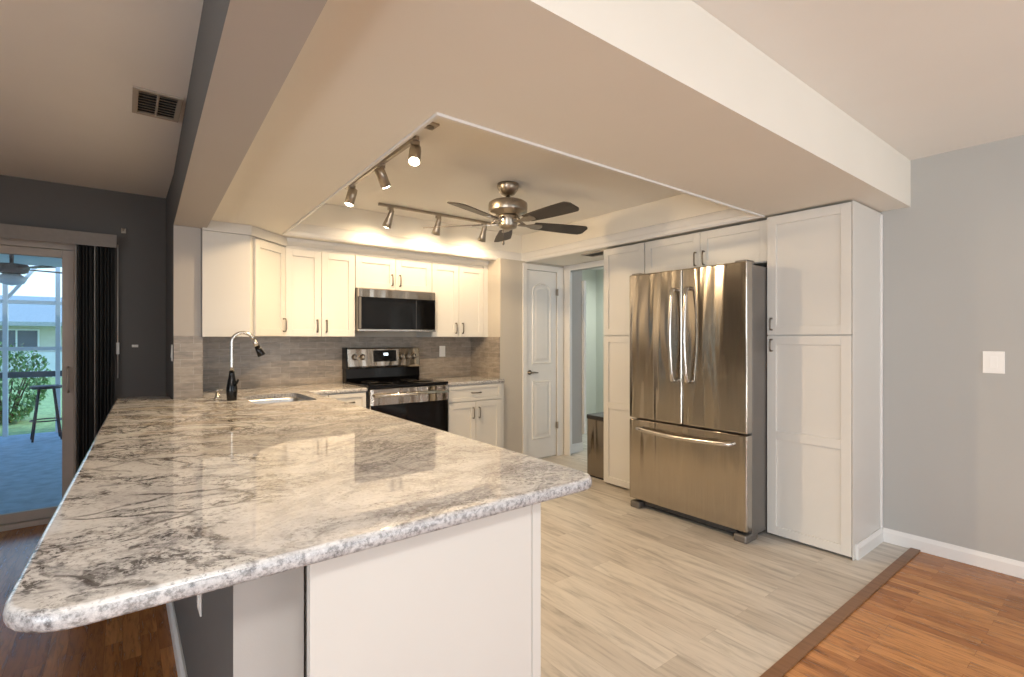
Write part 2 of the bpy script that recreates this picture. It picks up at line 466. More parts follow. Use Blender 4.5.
# beam on the left of the kitchen opening
struct(darken_left(MB().prism([(.184, .942), (.362, .942), (.464, 4.09), (.464, YL + .1), (.272, YL + .1), (.272, 4.09)], 2.090, CZ - .0005).build('beam', 'beam')),
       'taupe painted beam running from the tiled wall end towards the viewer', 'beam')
struct(darken_left(MB().box(.272, .434, 4.09, YL + .1, 0, 2.0895).build('wall_left', 'beam')), 'short taupe wall end carrying the beam, tiled above the counter', 'wall')
struct(MB().box(.434, 3.17, YW, YW + .1, 0, SZ).build('wall_back', 'closet'), 'kitchen wall behind the range', 'wall')
cl = MB()
cl.box(3.07, 3.17, 4.24, YW, 0, SZ); cl.box(3.07, 3.415, 4.14, 4.24, 0, SZ); cl.box(3.415, 3.862, 4.14, 4.24, 2.07, SZ); cl.box(3.862, 4.08, 4.14, 4.24, 0, SZ)
struct(cl.build('wall_closet', 'closet'), 'beige closet wall beside the range with the arched panel door', 'wall')
wk = MB(); wk.box(XK, 4.08, 1.10, 3.06, 0, CZ); wk.box(XK, 4.08, 3.06, 4.139, 2.09, CZ)
struct(wk.build('wall_kitchen', 'wall'), 'wall behind the refrigerator run with the passage opening', 'wall')
struct(MB().box(XR, XR + .1, -3.5, 1.10, 0, CZ).build('wall_right', 'wall'), 'plain light grey dining room wall with a white switch', 'wall')
wl = MB(); wl.box(-4, -2.25, YL, YL + .12, 0, CZ); wl.box(-.262, .2715, YL, YL + .12, 0, CZ); wl.box(-2.25, -.262, YL, YL + .12, 2.02, CZ)
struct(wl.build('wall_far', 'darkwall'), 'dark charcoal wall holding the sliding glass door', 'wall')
ws = MB(); ws.box(-4.1, -4, -3.5, -3.45, 0, CZ); ws.box(-4.1, -4, -.25, YL, 0, CZ); ws.box(-4.1, -4, -3.45, -.25, 0, .3); ws.box(-4.1, -4, -3.45, -.25, 2.25, CZ)
struct(ws.build('wall_side', 'wall'), 'living room side wall', 'wall')
wr_ = MB(); wr_.box(-4, -.4, -3.6, -3.5, 0, CZ); wr_.box(3.6, 4.0, -3.6, -3.5, 0, CZ); wr_.box(-.4, 3.6, -3.6, -3.5, 0, .45); wr_.box(-.4, 3.6, -3.6, -3.5, 2.25, CZ)
struct(wr_.build('wall_rear', 'wall'), 'window wall behind the viewer', 'wall')
# half wall under the bar
struct(darken_left(MB().box(.185, .328, 1.20, 4.089, 0, CB - .004).build('wall_peninsula', 'beam')), 'grey half wall under the bar overhang', 'wall')
def baseboard(name, pts_profile_axis, label):
    struct(pts_profile_axis.build(name, 'trimw'), label, 'baseboard')
def bprof(at, inward, h=.088):
    return [(at, 0), (at + inward * .015, 0), (at + inward * .015, h * .72), (at + inward * .010, h * .86), (at + inward * .006, h), (at, h)]
baseboard('baseboard_right', MB().prism(bprof(XR - .0005, -1), -3.5, 1.098, 'y') if False else MB().prism([(x, z) for x, z in bprof(XR - .0005, -1)], -3.5, 1.085, 'y'), 'white baseboard along the light grey dining wall')
baseboard('baseboard_peninsula', MB().prism(bprof(.1845, -1, .10), 1.20, 4.088, 'y'), 'white baseboard at the foot of the grey half wall')
baseboard('baseboard_far', MB().prism(bprof(YL - .0005, -1), -.03, .27, 'x'), 'baseboard under the charcoal wall')

# hall beyond the passage
hw = MB(); hw.box(4.08, 4.27, 4.14, 4.24, 0, CZ)
struct(hw.build('wall_hall', 'beam'), 'short grey wall just inside the passage', 'wall')
hg = MB(); hg.box(3.9, 6.2, 5.6, 5.7, 0, CZ); hg.box(6.1, 6.2, 1.1, 5.6, 0, CZ)
struct(hg.build('wall_hall.001', 'hall'), 'pale green hall wall seen through the passage', 'wall')
baseboard('baseboard_hall', MB().prism(bprof(4.1395, -1, .10), 4.0, 4.27, 'x'), 'white baseboard inside the passage')
struct(MB().box(4.262, 4.298, 4.10, 4.138, .20, 2.0).build('trim_3', 'trimw', bevel=.003), 'narrow white upright trim strip inside the passage', 'trim')
cs = MB(); cs.box(XK - .018, XK - .0005, 4.035, 4.132, 0, 2.146); cs.box(XK - .018, XK - .0005, 3.06, 4.035, 2.085, 2.146)
cs.box(XK - .0005, 4.085, 4.118, 4.1385, 0, 2.085)
struct(cs.build('trim_4', 'trimw', bevel=.002), 'white casing round the passage opening', 'trim')

# backsplash
bs = MB(); bs.box(.4345, 3.0695, YW - .009, YW - .0005, CT + .001, 1.338)
struct(bs.build('wall_tile', 'tileX'), 'taupe subway tile backsplash on the range wall', 'tile backsplash')
bs = MB(); bs.box(.272, .434, 4.081, 4.0895, CT + .001, 1.338)
struct(bs.build('wall_tile.001', 'tileX'), 'taupe subway tile on the front of the short wall end', 'tile backsplash')
bs = MB(); bs.box(.4345, .4425, 4.0895, YW - .0095, CT + .001, 1.338)
struct(bs.build('wall_tile.002', 'tileY'), 'taupe subway tile on the sink side of the short wall end', 'tile backsplash')
bs = MB(); bs.box(3.061, 3.0695, 4.142, YW - .0095, CT + .001, 1.338)
struct(bs.build('wall_tile.003', 'tileY'), 'taupe subway tile return beside the closet wall', 'tile backsplash')


# ------------------------------------------------------------------ closet door (arched top panel)
def arch_panel(mb, x0, x1, z0, z1, rise, y, depth):
    """raised moulding ring with an optional arched head, standing proud of the door face at y (towards -y)"""
    def outline(ins):
        pts = [(x0 + ins, z0 + ins), (x1 - ins, z0 + ins)]
        if rise:
            w = (x1 - x0) / 2 - ins; cx = (x0 + x1) / 2
            for k in range(13):
                a = math.pi * k / 12
                pts.append((cx + w * math.cos(a), z1 - rise - ins * .3 + (rise - ins * .7) * math.sin(a) ** .8))
        else:
            pts += [(x1 - ins, z1 - ins), (x0 + ins, z1 - ins)]
        return pts
    loops = []
    for ins, dy in ((0, 0), (.012, -depth), (.024, -depth * .2), (.036, -depth * .2), (.060, -depth * .9)):
        loops.append([mb.bm.verts.new((px, y + dy, pz)) for px, pz in outline(ins)])
    fs = []
    for a, b in zip(loops, loops[1:]):
        n = len(a)
        for i in range(n): fs.append(mb.bm.faces.new((a[i], a[(i + 1) % n], b[(i + 1) % n], b[i])))
    fs.append(mb.bm.faces.new(loops[-1]))
    bmesh.ops.recalc_face_normals(mb.bm, faces=fs)
    # a closed thin shell on the face: make sure it looks outwards
    if fs[-1].normal.y > 0: bmesh.ops.reverse_faces(mb.bm, faces=fs)


d1 = anchor('door_1', 'narrow white closet door with arched upper panel', 'door', (3.415, 4.14, 0))
mb = MB(); mb.box(3.42, 3.857, 4.146, 4.182, .012, 2.062)
arch_panel(mb, 3.50, 3.777, 1.04, 1.93, .10, 4.1465, .012)
arch_panel(mb, 3.50, 3.777, .22, .86, 0, 4.1465, .012)
mb.build('door_panel', 'trimw', d1)
mb = MB(); mb.box(3.36, 3.417, 4.124, 4.1395, 0, 2.125); mb.box(3.860, 3.955, 4.124, 4.1395, 0, 2.125) ; mb.box(3.417, 3.860, 4.124, 4.1395, 2.066, 2.125)
mb.build('casing', 'trimw', d1, bevel=.003)
hd = MB(); hd.lathe([(.026, 0), (.026, .008), (.011, .012), (.010, .045)], (3.465, 4.1455, .955), 20, axis=(0, -1, 0))
hd.tube([(3.465, 4.105, .955), (3.50, 4.102, .956), (3.555, 4.106, .950)], [.009, .008, .007], 10)
hd.build('door_handle', 'darknickel', d1, 'dark lever handle')
for z in (.35, 1.84):
    MB().box(3.851, 3.866, 4.118, 4.1455, z - .035, z + .035).tube([(3.859, 4.118, z - .038), (3.859, 4.118, z + .038)], .006, 8).build('hinge', 'nickel', d1)


# ------------------------------------------------------------------ cabinets
def shaker(w, h, splits=None, t=.02, st=.057):
    """shaker front in local space: x 0..w, y -t..0 (front at -t), z 0..h"""
    mb = MB(); mb.box(st - .002, w - st + .002, -t + .0115, -.001, st - .002, h - st + .002)
    mb.box(0, st, -t, 0, 0, h); mb.box(w - st, w, -t, 0, 0, h)
    mb.box(st, w - st, -t, 0, 0, st); mb.box(st, w - st, -t, 0, h - st, h)
    for z in splits or []: mb.box(st, w - st, -t, 0, z - st / 2, z + st / 2)
    return mb


def pull(length=.10, horizontal=False):
    L = length / 2; a = Vector((1, 0, 0)) if horizontal else Vector((0, 0, 1)); o = Vector((0, -.028, 0))
    mb = MB(); mb.tube([a * -L + Vector((0, .001, 0)), a * -L + o * .8, a * (-L * .6) + o, a * (L * .6) + o, a * L + o * .8, a * L + Vector((0, .001, 0))], .0058, 10)
    return mb


def add_front(root, kind, x0, x1, z0, z1, handle=None, splits=None, hl=.10, st=.057):
    """handle: (x, z, horizontal) in cabinet space"""
    w, h = x1 - x0, z1 - z0
    o = shaker(w, h, splits, st=st if h > .25 else min(st, h * .22)).build(kind, 'cab', root, local=True, bevel=.0012)
    o.location = (x0, 0, z0)
    if handle:
        p = pull(hl, handle[2]).build('handle', 'darknickel', o, 'dark nickel bar pull', local=True)
        p.location = (handle[0] - x0, -.02, handle[1] - z0)
    return o


def carcass(root, w, d, z0, z1, toe=0, y0=0.0):
    mb = MB(); mb.box(0, w, y0 + .0005, d, z0 + toe, z1)
    if toe: mb.box(.0, w, y0 + .07, d, z0, z0 + toe)
    return mb.build('body', 'cab', root, local=True)


# --- uppers on the range wall (front of the bodies at Y 4.38, doors to 4.36)
UZ0, UZ1, UD, YU = 1.336, 2.06, .309, 4.38
def upper(name, x0, x1, z0, label, doors, hand, d=UD, filler=None, crown=True):
    t = thing(name, label, 'cabinet', (x0, YU, 0))
    w = x1 - x0
    carcass(t, w, d, z0, UZ1 + .03)
    for (a, b), hx in zip(doors, hand):
        add_front(t, 'door', a - x0, b - x0, z0 + .003, UZ1, (hx - x0, z0 + .09, False))
    if filler:
        MB().box(filler[0] - x0, filler[1] - x0, -.019, .05, z0, UZ1 + .03).build('filler_strip', 'cab', t, local=True)
    if crown:
        x1f = (filler[1] if filler else x1) - x0
        MB().prism([(.04, UZ1 + .03), (-.012, UZ1 + .03), (-.03, UZ1 + .058), (-.034, SZ - .002), (.04, SZ - .002)], 0, x1f, 'x').build('crown_moulding', 'cab', t, local=True)
    return t
upper('wall_cabinet', 1.046, 1.630, UZ0, 'white two-door wall cabinet between the corner cabinet and the microwave', [(1.049, 1.336), (1.340, 1.627)], (1.300, 1.376))
upper('wall_cabinet', 1.6305, 2.398, 1.772, 'short white two-door wall cabinet directly above the microwave', [(1.634, 2.013), (2.017, 2.394)], (1.975, 2.055))
upper('wall_cabinet', 2.3985, 3.018, UZ0, 'white two-door wall cabinet right of the microwave beside the closet wall', [(2.402, 2.706), (2.710, 3.014)], (2.668, 2.748), filler=(3.0185, 3.069))

# --- diagonal corner wall cabinet
t = thing('corner_wall_cabinet', 'white diagonal corner wall cabinet above the sink faucet', 'cabinet', (.4355, 4.08, 0))
ox, oy = .4355, 4.08
pent = [(.4435, 4.0801), (.739, 4.0801), (1.0455, 4.3805), (1.0455, 4.6805), (.4435, 4.6805)]
MB().prism([(x - ox, y - oy) for x, y in pent], UZ0, UZ1 + .03).build('body', 'cab', t, local=True)
MB().box(0, .302, -.019, -.0005, UZ0 - .004, UZ1 + .012).build('side_panel', 'cab', t, local=True, bevel=.002)
dv = Vector((1.0455 - .739, 4.3805 - 4.0801, 0)); dl = dv.length; ang = math.atan2(dv.y, dv.x)
dd = shaker(dl - .05, UZ1 - UZ0 - .003).build('door', 'cab', t, local=True, bevel=.0012)
dn = Vector((math.sin(ang), -math.cos(ang), 0))
dd.location = Vector((.739 - ox, 0, UZ0 + .003)) + dv.normalized() * .028 + dn * .003; dd.rotation_euler = (0, 0, ang)
p = pull().build('handle', 'darknickel', dd, 'dark nickel bar pull', local=True); p.location = (dl - .05 - .03, -.02, .09)
cp = [(.4355, 4.052), (.742, 4.052), (1.06, 4.350), (1.047, 4.38), (.739, 4.0795), (.4355, 4.0795)]
MB().prism([(x - ox, y - oy) for x, y in cp], UZ1 + .014, SZ - .002).build('crown_moulding', 'cab', t, local=True)

# --- base cabinets on the range wall
def base(name, loc, rotz, w, d, label, fronts, toe=.10, extra=None):
    t = thing(name, label, 'cabinet', loc, rotz)
    carcass(t, w, d, 0, CB - .001, toe)
    for f in fronts: add_front(t, *f)
    return t
base('base_cabinet', (2.395, 4.08, 0), 0, .673, .605, 'white base cabinet with one drawer and two doors right of the range',
     [('drawer', .012, .628, .718, .868, (.32, .795, True)), ('door', .012, .318, .108, .710, (.285, .60, False)), ('door', .322, .628, .108, .710, (.355, .60, False))])
b = base('base_cabinet', (1.14, 4.08, 0), 0, .478, .605, 'white base cabinet with a drawer between the range and the sink corner',
     [('drawer', .16, .470, .718, .868, (.315, .795, True)), ('door', .16, .470, .108, .710, (.20, .60, False))])
MB().box(.0, .155, -.019, .0, .10, CB - .002).build('filler_strip', 'cab', b, local=True)
# --- peninsula run, fronts towards +X
def pen(y0, y1, label, sink=False):
    w = y1 - y0
    if sink: fr = [('door', .004, w / 2 - .002, .108, .868, (w / 2 - .035, .75, False)), ('door', w / 2 + .002, w - .06, .108, .868, (w / 2 + .035, .75, False))]
    else: fr = [('drawer', .004, w - .004, .718, .868, (w / 2, .795, True)), ('door', .004, w / 2 - .002, .108, .710, (w / 2 - .035, .60, False)), ('door', w / 2 + .002, w - .004, .108, .710, (w / 2 + .035, .60, False))]
    D = .765 if sink else .582; t = thing('peninsula_cabinet', label, 'cabinet', (1.10 if sink else .918, y0, 0), R(90))
    if sink:  # open-topped body so that the bowl hangs inside
        mb = MB(); mb.box(0, w, .0005, .02, .10, CB - .001); mb.box(0, w, D - .02, D, .10, CB - .001); mb.box(0, .02, .02, D - .02, .10, CB - .001); mb.box(w - .02, w, .02, D - .02, .10, CB - .001); mb.box(0, w, .07, D, 0, .10)
        mb.build('body', 'cab', t, local=True)
    else: carcass(t, w, .582, 0, CB - .001, .10)
    for f in fr: add_front(t, *f)
    if y0 < 1.1: MB().box(-.022, .003, -.019, .012, .10, CB - .003).build('face_frame', 'cab', t, local=True, bevel=.001)
    return t
pc = pen(1.092, 2.05, 'white peninsula cabinet at the open end with the plain white end panel')
MB().box(-.022, -.0005, .0145, .613, .0, CB - .003).build('end_panel', 'cab', pc, local=True, bevel=.0015)
pen(2.051, 3.10, 'white peninsula cabinet in the middle of the run under the granite')
pen(3.101, 4.075, 'white sink cabinet in the inner corner under the granite', sink=True)

# ------------------------------------------------------------------ granite tops
def rounded(pts, radii, n=8):
    out = []; m = len(pts)
    for i, (p, r) in enumerate(zip(pts, radii)):
        p = Vector(p)
        if not r: out.append(tuple(p)); continue
        a = (Vector(pts[i - 1]) - p).normalized(); b = (Vector(pts[(i + 1) % m]) - p).normalized()
        half = a.angle(b) / 2; dist = r / math.tan(half); c = p + (a + b).normalized() * (r / math.sin(half))
        p0 = p + a * dist; p1 = p + b * dist
        a0 = math.atan2(p0.y - c.y, p0.x - c.x); a1 = math.atan2(p1.y - c.y, p1.x - c.x)
        da = (a1 - a0 + math.pi) % (2 * math.pi) - math.pi
        for k in range(n + 1):
            q = a0 + da * k / n; out.append((c.x + r * math.cos(q), c.y + r * math.sin(q)))
    return out


def slab(name, outline, hole, label, z0=CB, z1=CT, rough_edge=True):
    """one granite slab: rounded-over edge rings plus a filled top with an optional cut-out"""
    bm = bmesh.new(); n = len(outline)
    pts = [Vector((x, y)) for x, y in outline]
    area = sum(pts[i].x * pts[(i + 1) % n].y - pts[(i + 1) % n].x * pts[i].y for i in range(n))
    if area < 0: pts.reverse()
    nrm = []
    for i in range(n):
        e0 = (pts[i] - pts[i - 1]).normalized(); e1 = (pts[(i + 1) % n] - pts[i]).normalized()
        v = Vector((e0.y, -e0.x)) + Vector((e1.y, -e1.x)); l = v.length
        v.normalize(); nrm.append(v / max(.5, l / 2))
    T = z1 - z0; rings = []
    prof = [(-.030, z0), (-.003, z0), (0, z0 + T * .16), (.001, z0 + T * .5), (-.001, z0 + T * .80), (-.005, z1 - .0015), (-.011, z1)]
    for off, z in prof: rings.append([bm.verts.new((p.x + q.x * off, p.y + q.y * off, z)) for p, q in zip(pts, nrm)])
    for a, b in zip(rings, rings[1:]):
        for i in range(n):
            f = bm.faces.new((a[i], a[(i + 1) % n], b[(i + 1) % n], b[i])); f.smooth = True
    def fill(ring, z, up):
        edges = [bm.edges.get((ring[i], ring[(i + 1) % n])) for i in range(n)]
        hv = []
        if hole:
            hv = [bm.verts.new((x, y, z)) for x, y in hole]; m = len(hv)
            edges += [bm.edges.new((hv[i], hv[(i + 1) % m])) for i in range(m)]
        r = bmesh.ops.triangle_fill(bm, use_beauty=True, edges=edges, normal=(0, 0, 1 if up else -1))
        return hv
    ht = fill(rings[-1], z1, True); hb = fill(rings[0], z0, False)
    if hole:
        m = len(ht)
        for i in range(m): bm.faces.new((ht[i], ht[(i + 1) % m], hb[(i + 1) % m], hb[i]))
    bmesh.ops.recalc_face_normals(bm, faces=bm.faces[:])
    mb = MB(); mb.bm.free(); mb.bm = bm
    o = mb.build(name, 'granite'); return tag(o, label, 'countertop')


out = rounded([(-.150, 1.006), (1.128, 1.012), (1.150, 4.05), (1.619, 4.05), (1.619, YW - .0095), (.4435, YW - .0095), (.4435, 4.0805), (.2715, 4.0805), (.2715, 4.42), (-.035, 4.42)],
              [.10, .075, .02, .004, 0, 0, 0, 0, 0, .02])
hole = rounded([(.66, 3.45), (1.04, 3.45), (1.04, 4.0), (.66, 4.0)], [.05] * 4, 5)
slab('countertop', out, hole, 'large polished speckled granite bar top on the peninsula with the sink cut-out')
slab('countertop', rounded([(2.393, 4.05), (3.0605, 4.05), (3.0605, YW - .0095), (2.393, YW - .0095)], [.004, .004, 0, 0]), None,
     'short granite counter right of the range beside the closet wall')

# ------------------------------------------------------------------ sink, faucet, soap dispenser
t = thing('sink', 'stainless undermount sink set in the granite in front of the tiled wall', 'sink', (.85, 3.725, .66))
bm = bmesh.new(); rings = []
for ins, z in ((-.02, CB - .0005), (.002, CB - .0005), (.004, CB - .01), (.012, .70), (.045, .672)):
    rings.append([bm.verts.new((x, y, z)) for x, y in rounded([(.66 + ins, 3.45 + ins), (1.04 - ins, 3.45 + ins), (1.04 - ins, 4.0 - ins), (.66 + ins, 4.0 - ins)], [.05] * 4, 5)])
for a, b in zip(rings, rings[1:]):
    for i in range(len(a)):
        f = bm.faces.new((a[i], a[(i + 1) % len(a)], b[(i + 1) % len(a)], b[i])); f.smooth = True
bm.faces.new(rings[-1])
mb = MB(); mb.bm.free(); mb.bm = bm; mb.build('bowl', 'redled', t)
MB().lathe([(.045, 0), (.045, .004), (.03, .005), (.028, .002)], (.85, 3.725, .672), 24).build('drain', 'chrome', t)

fx, fy = .572, 3.77
t = thing('faucet', 'tall gooseneck faucet with black vase-shaped body beside the sink', 'faucet', (fx, fy, CT))
MB().lathe([(.028, 0), (.030, .006), (.031, .03), (.034, .06), (.033, .085), (.027, .12), (.020, .155), (.0165, .18), (.0165, .195)], (fx, fy, CT + .0003), 28).build('body', 'black', t, 'glossy black body')
pts = [(fx, fy, CT + .19)] + [(fx, fy, CT + .19 + .035 * k) for k in (1, 2, 3, 4)]
r_ = .066; zc = CT + .385
for k in range(0, 13):
    a = math.pi - (math.pi * .90) * k / 12
    pts.append((fx + r_ + r_ * math.cos(a), fy - .01 * k / 12, zc + r_ * math.sin(a)))
MB().tube(pts, .0115, 14).build('spout', 'chrome', t, 'satin steel gooseneck')
ex = Vector(pts[-1]); dr = (ex - Vector(pts[-2])).normalized()
MB().lathe([(.013, 0), (.015, .025), (.017, .05)], ex, 20, axis=dr).build('spray_collar', 'chrome', t)
MB().lathe([(.017, 0), (.021, .03), (.026, .068), (.024, .072)], ex + dr * .05, 20, axis=dr).build('spray_head', 'black', t, 'black spray head')
MB().tube([(fx + .01, fy - .02, CT + .10), (fx + .02, fy - .055, CT + .115), (fx + .025, fy - .08, CT + .14)], [.009, .007, .006], 10).build('lever', 'black', t)
t = thing('soap_dispenser', 'small pale soap pump left of the black faucet', 'soap dispenser', (.505, 3.90, CT))
MB().lathe([(.019, 0), (.019, .012), (.012, .018), (.011, .045)], (.505, 3.90, CT + .0003), 18).build('base', 'chrome', t)
MB().tube([(.505, 3.90, CT + .045), (.505, 3.90, CT + .062), (.535, 3.895, CT + .060)], .006, 10).build('nozzle', 'chrome', t)

# ------------------------------------------------------------------ range
t = thing('range', 'stainless electric range with black glass cooktop and oven door', 'stove', (1.6235, 4.05, 0)); rx0, rx1 = 1.6235, 2.3885
MB().box(rx0, rx1, 4.062, 4.67, .02, .898).build('body', 'blackmat', t, 'black side walls')
MB().box(rx0 - .0, rx1 + .0, 4.03, 4.60, .899, .922).build('cooktop', 'blackglass', t, 'black glass cooktop', bevel=.005)
ck = [(1.80, 4.20, .10), (2.19, 4.20, .115), (1.80, 4.45, .075), (2.19, 4.45, .08)]
for x, y, r in ck:
    MB().lathe([(r - .003, 0), (r - .003, .0006), (r, .0006), (r, 0)], (x, y, .9221), 40).build('burner_ring', 'steelside', t)
MB().prism([(4.60, .90), (4.585, .922), (4.572, .95), (4.578, 1.04), (4.67, 1.04), (4.67, .90)], rx0, rx1 - .015, 'x').build('backguard', 'black', t, 'black lower backguard', bevel=.003)
MB().prism([(4.560, 1.04), (4.556, 1.06), (4.574, 1.222), (4.585, 1.23), (4.675, 1.23), (4.675, 1.04)], rx0 + .012, rx1 - .022, 'x').build('control_panel', 'steel', t, bevel=.003)
MB().prism([(4.565, 1.035), (4.58, 1.236), (4.68, 1.236), (4.68, 1.035)], rx0, rx0 + .012, 'x').build('end_cap', 'black', t)
dp = MB().prism([(4.5545, 1.10), (4.568, 1.208), (4.58, 1.208), (4.58, 1.10)], 1.885, 2.115, 'x').build('display', 'blackglass', t)
MB().prism([(4.5600, 1.158), (4.5632, 1.182), (4.57, 1.182), (4.57, 1.158)], 1.985, 2.03, 'x').build('clock_digits', 'clock', dp)
for x in (1.70, 1.775, 2.165, 2.235, 2.305):
    k = MB().lathe([(.029, 0), (.029, .006), (.022, .010), (.020, .034), (.017, .037)], (x, 4.566, 1.145), 24, axis=(0, -1, .11)).build('knob', 'nickel', t)
    MB().box(x - .003, x + .003, 4.522, 4.531, 1.148, 1.170).build('pointer', 'blackmat', k)
od = MB().box(rx0 + .006, rx1 - .006, 4.022, 4.060, .235, .892).build('oven_door', 'steel', t, 'stainless oven door', bevel=.004)
MB().box(rx0 + .012, rx1 - .012, 4.0185, 4.023, .245, .755).build('window', 'blackglass', od, 'black glass oven window', bevel=.002)
MB().tube([(rx0 + .05, 4.022, .838), (rx0 + .05, 3.985, .838)], .010, 10).tube([(rx1 - .05, 4.022, .838), (rx1 - .05, 3.985, .838)], .010, 10).tube([(rx0 + .03, 3.978, .838), (rx1 - .03, 3.978, .838)], .0135, 14).build('handle', 'chrome', od)
MB().box(rx0 + .006, rx1 - .006, 4.024, 4.060, .06, .228).build('drawer', 'steel', t, bevel=.004)
MB().box(rx0 + .02, rx1 - .02, 4.09, 4.60, .0, .06).build('toe_base', 'rubber', t)

# ------------------------------------------------------------------ microwave
mx0, mx1 = 1.634, 2.392
t = thing('microwave', 'over-the-range microwave with black glass front and steel band', 'microwave', (mx0, 4.30, 1.385))
MB().box(mx0, mx1, 4.315, 4.675, 1.389, 1.770).build('body', 'steelside', t)
MB().prism([(4.315, 1.690), (4.284, 1.690), (4.284, 1.762), (4.296, 1.770), (4.315, 1.770)], mx0, mx1, 'x').build('top_band', 'steel', t, bevel=.002)
MB().box(mx0, mx1, 4.283, 4.3145, 1.405, 1.6895).build('door', 'blackglass', t, 'black glass door', bevel=.003)
MB().box(mx0, mx1, 4.280, 4.3145, 1.386, 1.4045).build('bottom_lip', 'chrome', t, bevel=.002)
MB().box(mx0 + .002, mx0 + .020, 4.2805, 4.2832, 1.408, 1.688).build('door_edge', 'steelside', t)
MB().box(mx0 + .06, mx0 + .50, 4.2822, 4.2834, 1.44, 1.655).build('window', 'black', t)
MB().box(mx1 - .205, mx1 - .203, 4.2825, 4.2835, 1.41, 1.685).build('panel_gap', 'steelside', t)

# ------------------------------------------------------------------ refrigerator (local: x along its width, -y out of its front)
FW = .940
t = thing('refrigerator', 'stainless french door refrigerator with bottom freezer drawer', 'refrigerator', (3.142, 2.537, 0), R(-90))
MB().box(.006, FW - .006, .085, .80, .035, 1.800).build('case', 'steelside', t, 'dark grey side walls', local=True, bevel=.004)
def fdoor(name, x0, x1, z0, z1, wobble):
    mb = MB().box(x0, x1, 0, .076, z0, z1)
    return mb.build(name, 'steel', t, local=True, bevel=.009, seg=4)
dl_ = fdoor('door', .0, .4675, .705, 1.815, 1); dr_ = fdoor('door', .4725, FW, .705, 1.815, 2); fz = fdoor('freezer_drawer', .0, FW, .075, .694, 3)
def vhandle(door, x):
    pts = [(x, 0, 1.015), (x, -.030, 1.02)] ; n = 12
    for k in range(n + 1):
        z = 1.02 + (1.668 - 1.02) * k / n; pts.append((x, -.040 - .026 * math.sin(math.pi * k / n), z))
    pts += [(x, -.030, 1.668), (x, 0, 1.672)]
    MB().tube(pts, .0145, 14, flat=(Vector((0, 1, 0)), .65)).build('handle', 'chrome', door, 'curved satin steel handle', local=True)
vhandle(dl_, .412); vhandle(dr_, .527)
pts = [(.095, 0, .632), (.098, -.030, .630)]
for k in range(15):
    u = k / 14; pts.append((.098 + .744 * u, -.036 - .024 * math.sin(math.pi * u), .630 - .012 * math.sin(math.pi * u)))
pts += [(.842, -.030, .630), (.845, 0, .632)]
MB().tube(pts, .0145, 14, flat=(Vector((0, 1, 0)), .65)).build('handle', 'chrome', fz, 'bowed satin steel handle', local=True)
for x in (.0, FW - .10):
    MB().box(x + .01, x + .09, .02, .12, 1.801, 1.828).build('hinge_cover', 'steelside', t, local=True, bevel=.004)
for x in (.004, FW - .094):
    MB().prism([(x, .004), (x + .09, .004), (x + .09, .16), (x, .16)], .0, .052).build('foot', 'steelside', t, 'grey foot cover', local=True, bevel=.012)
MB().box(.10, FW - .10, .06, .10, .03, .07).build('toe_grille', 'rubber', t, local=True)
MB().box(.10, FW - .10, .30, .76, .0, .034).build('roller_base', 'rubber', t, local=True)

# ------------------------------------------------------------------ fridge wall cabinets (face -X)
t = thing('pantry_cabinet', 'tall white pantry cabinet with two doors next to the grey dining wall', 'cabinet', (3.432, 1.600, 0), R(-90))
PW = .500
mb = MB(); mb.box(0, PW, .0005, .545, .04, 2.136); mb.box(0, PW, .05, .545, 0, .04); mb.build('body', 'cab', t, local=True)
add_front(t, 'door', .004, PW - .004, 1.344, 2.130, (.035, 1.415, False), hl=.075)
add_front(t, 'door', .004, PW - .004, .020, 1.336, (.035, 1.275, False), splits=[.66], hl=.075)
MB().box(PW, PW + .004, -.019, .476, .0, 2.138).build('side_panel', 'cab', t, local=True, bevel=.001)
MB().box(PW + .0045, PW + .016, .450, .4765, .09, 2.125).build('scribe_strip', 'trimw', t, 'white upright strip against the wall', local=True, bevel=.002)
bb = bprof(0, 1)
mb = MB(); mb.prism([(PW + .0045 + d, z) for d, z in bb], .02, .4765, 'y'); mb.build('base_trim', 'trimw', t, 'white baseboard along the pantry side', local=True)

t = thing('tall_cabinet', 'tall narrow white cabinet left of the refrigerator', 'cabinet', (3.470, 3.080, 0), R(-90))
TW = .455
mb = MB(); mb.box(0, TW, .0005, .505, .04, 2.130); mb.box(0, TW, .05, .505, 0, .04); mb.build('body', 'cab', t, local=True)
add_front(t, 'door', .004, TW - .004, 1.350, 2.124, (TW - .035, 1.425, False))
add_front(t, 'door', .004, TW - .004, .020, 1.342, (TW - .035, 1.26, False), splits=[.70])
t = thing('over_fridge_cabinet', 'low white two-door cabinet above the refrigerator', 'cabinet', (3.470, 2.623, 0), R(-90))
OW = 1.020
mb = MB(); mb.box(0, OW, .0005, .505, 1.84, 2.130); mb.build('body', 'cab', t, local=True)
add_front(t, 'door', .004, .508, 1.845, 2.124, (.475, 1.925, False)); add_front(t, 'door', .512, OW - .004, 1.845, 2.124, (.545, 1.925, False))

# ------------------------------------------------------------------ trash bin in the passage
t = thing('trash_bin', 'slim stainless trash bin with black lid beside the tall cabinet', 'bin', (3.70, 3.30, 0))
MB().prism(rounded([(3.535, 3.115), (3.90, 3.115), (3.90, 3.38), (3.535, 3.38)], [.035] * 4, 5), .015, .548).build('body', 'binsteel', t)
MB().prism(rounded([(3.530, 3.110), (3.905, 3.110), (3.905, 3.385), (3.530, 3.385)], [.037] * 4, 5), .549, .588).build('lid', 'blackmat', t, 'black lid', bevel=.006)
MB().prism(rounded([(3.535, 3.115), (3.90, 3.115), (3.90, 3.38), (3.535, 3.38)], [.035] * 4, 5), .0, .0145).build('base', 'blackmat', t)

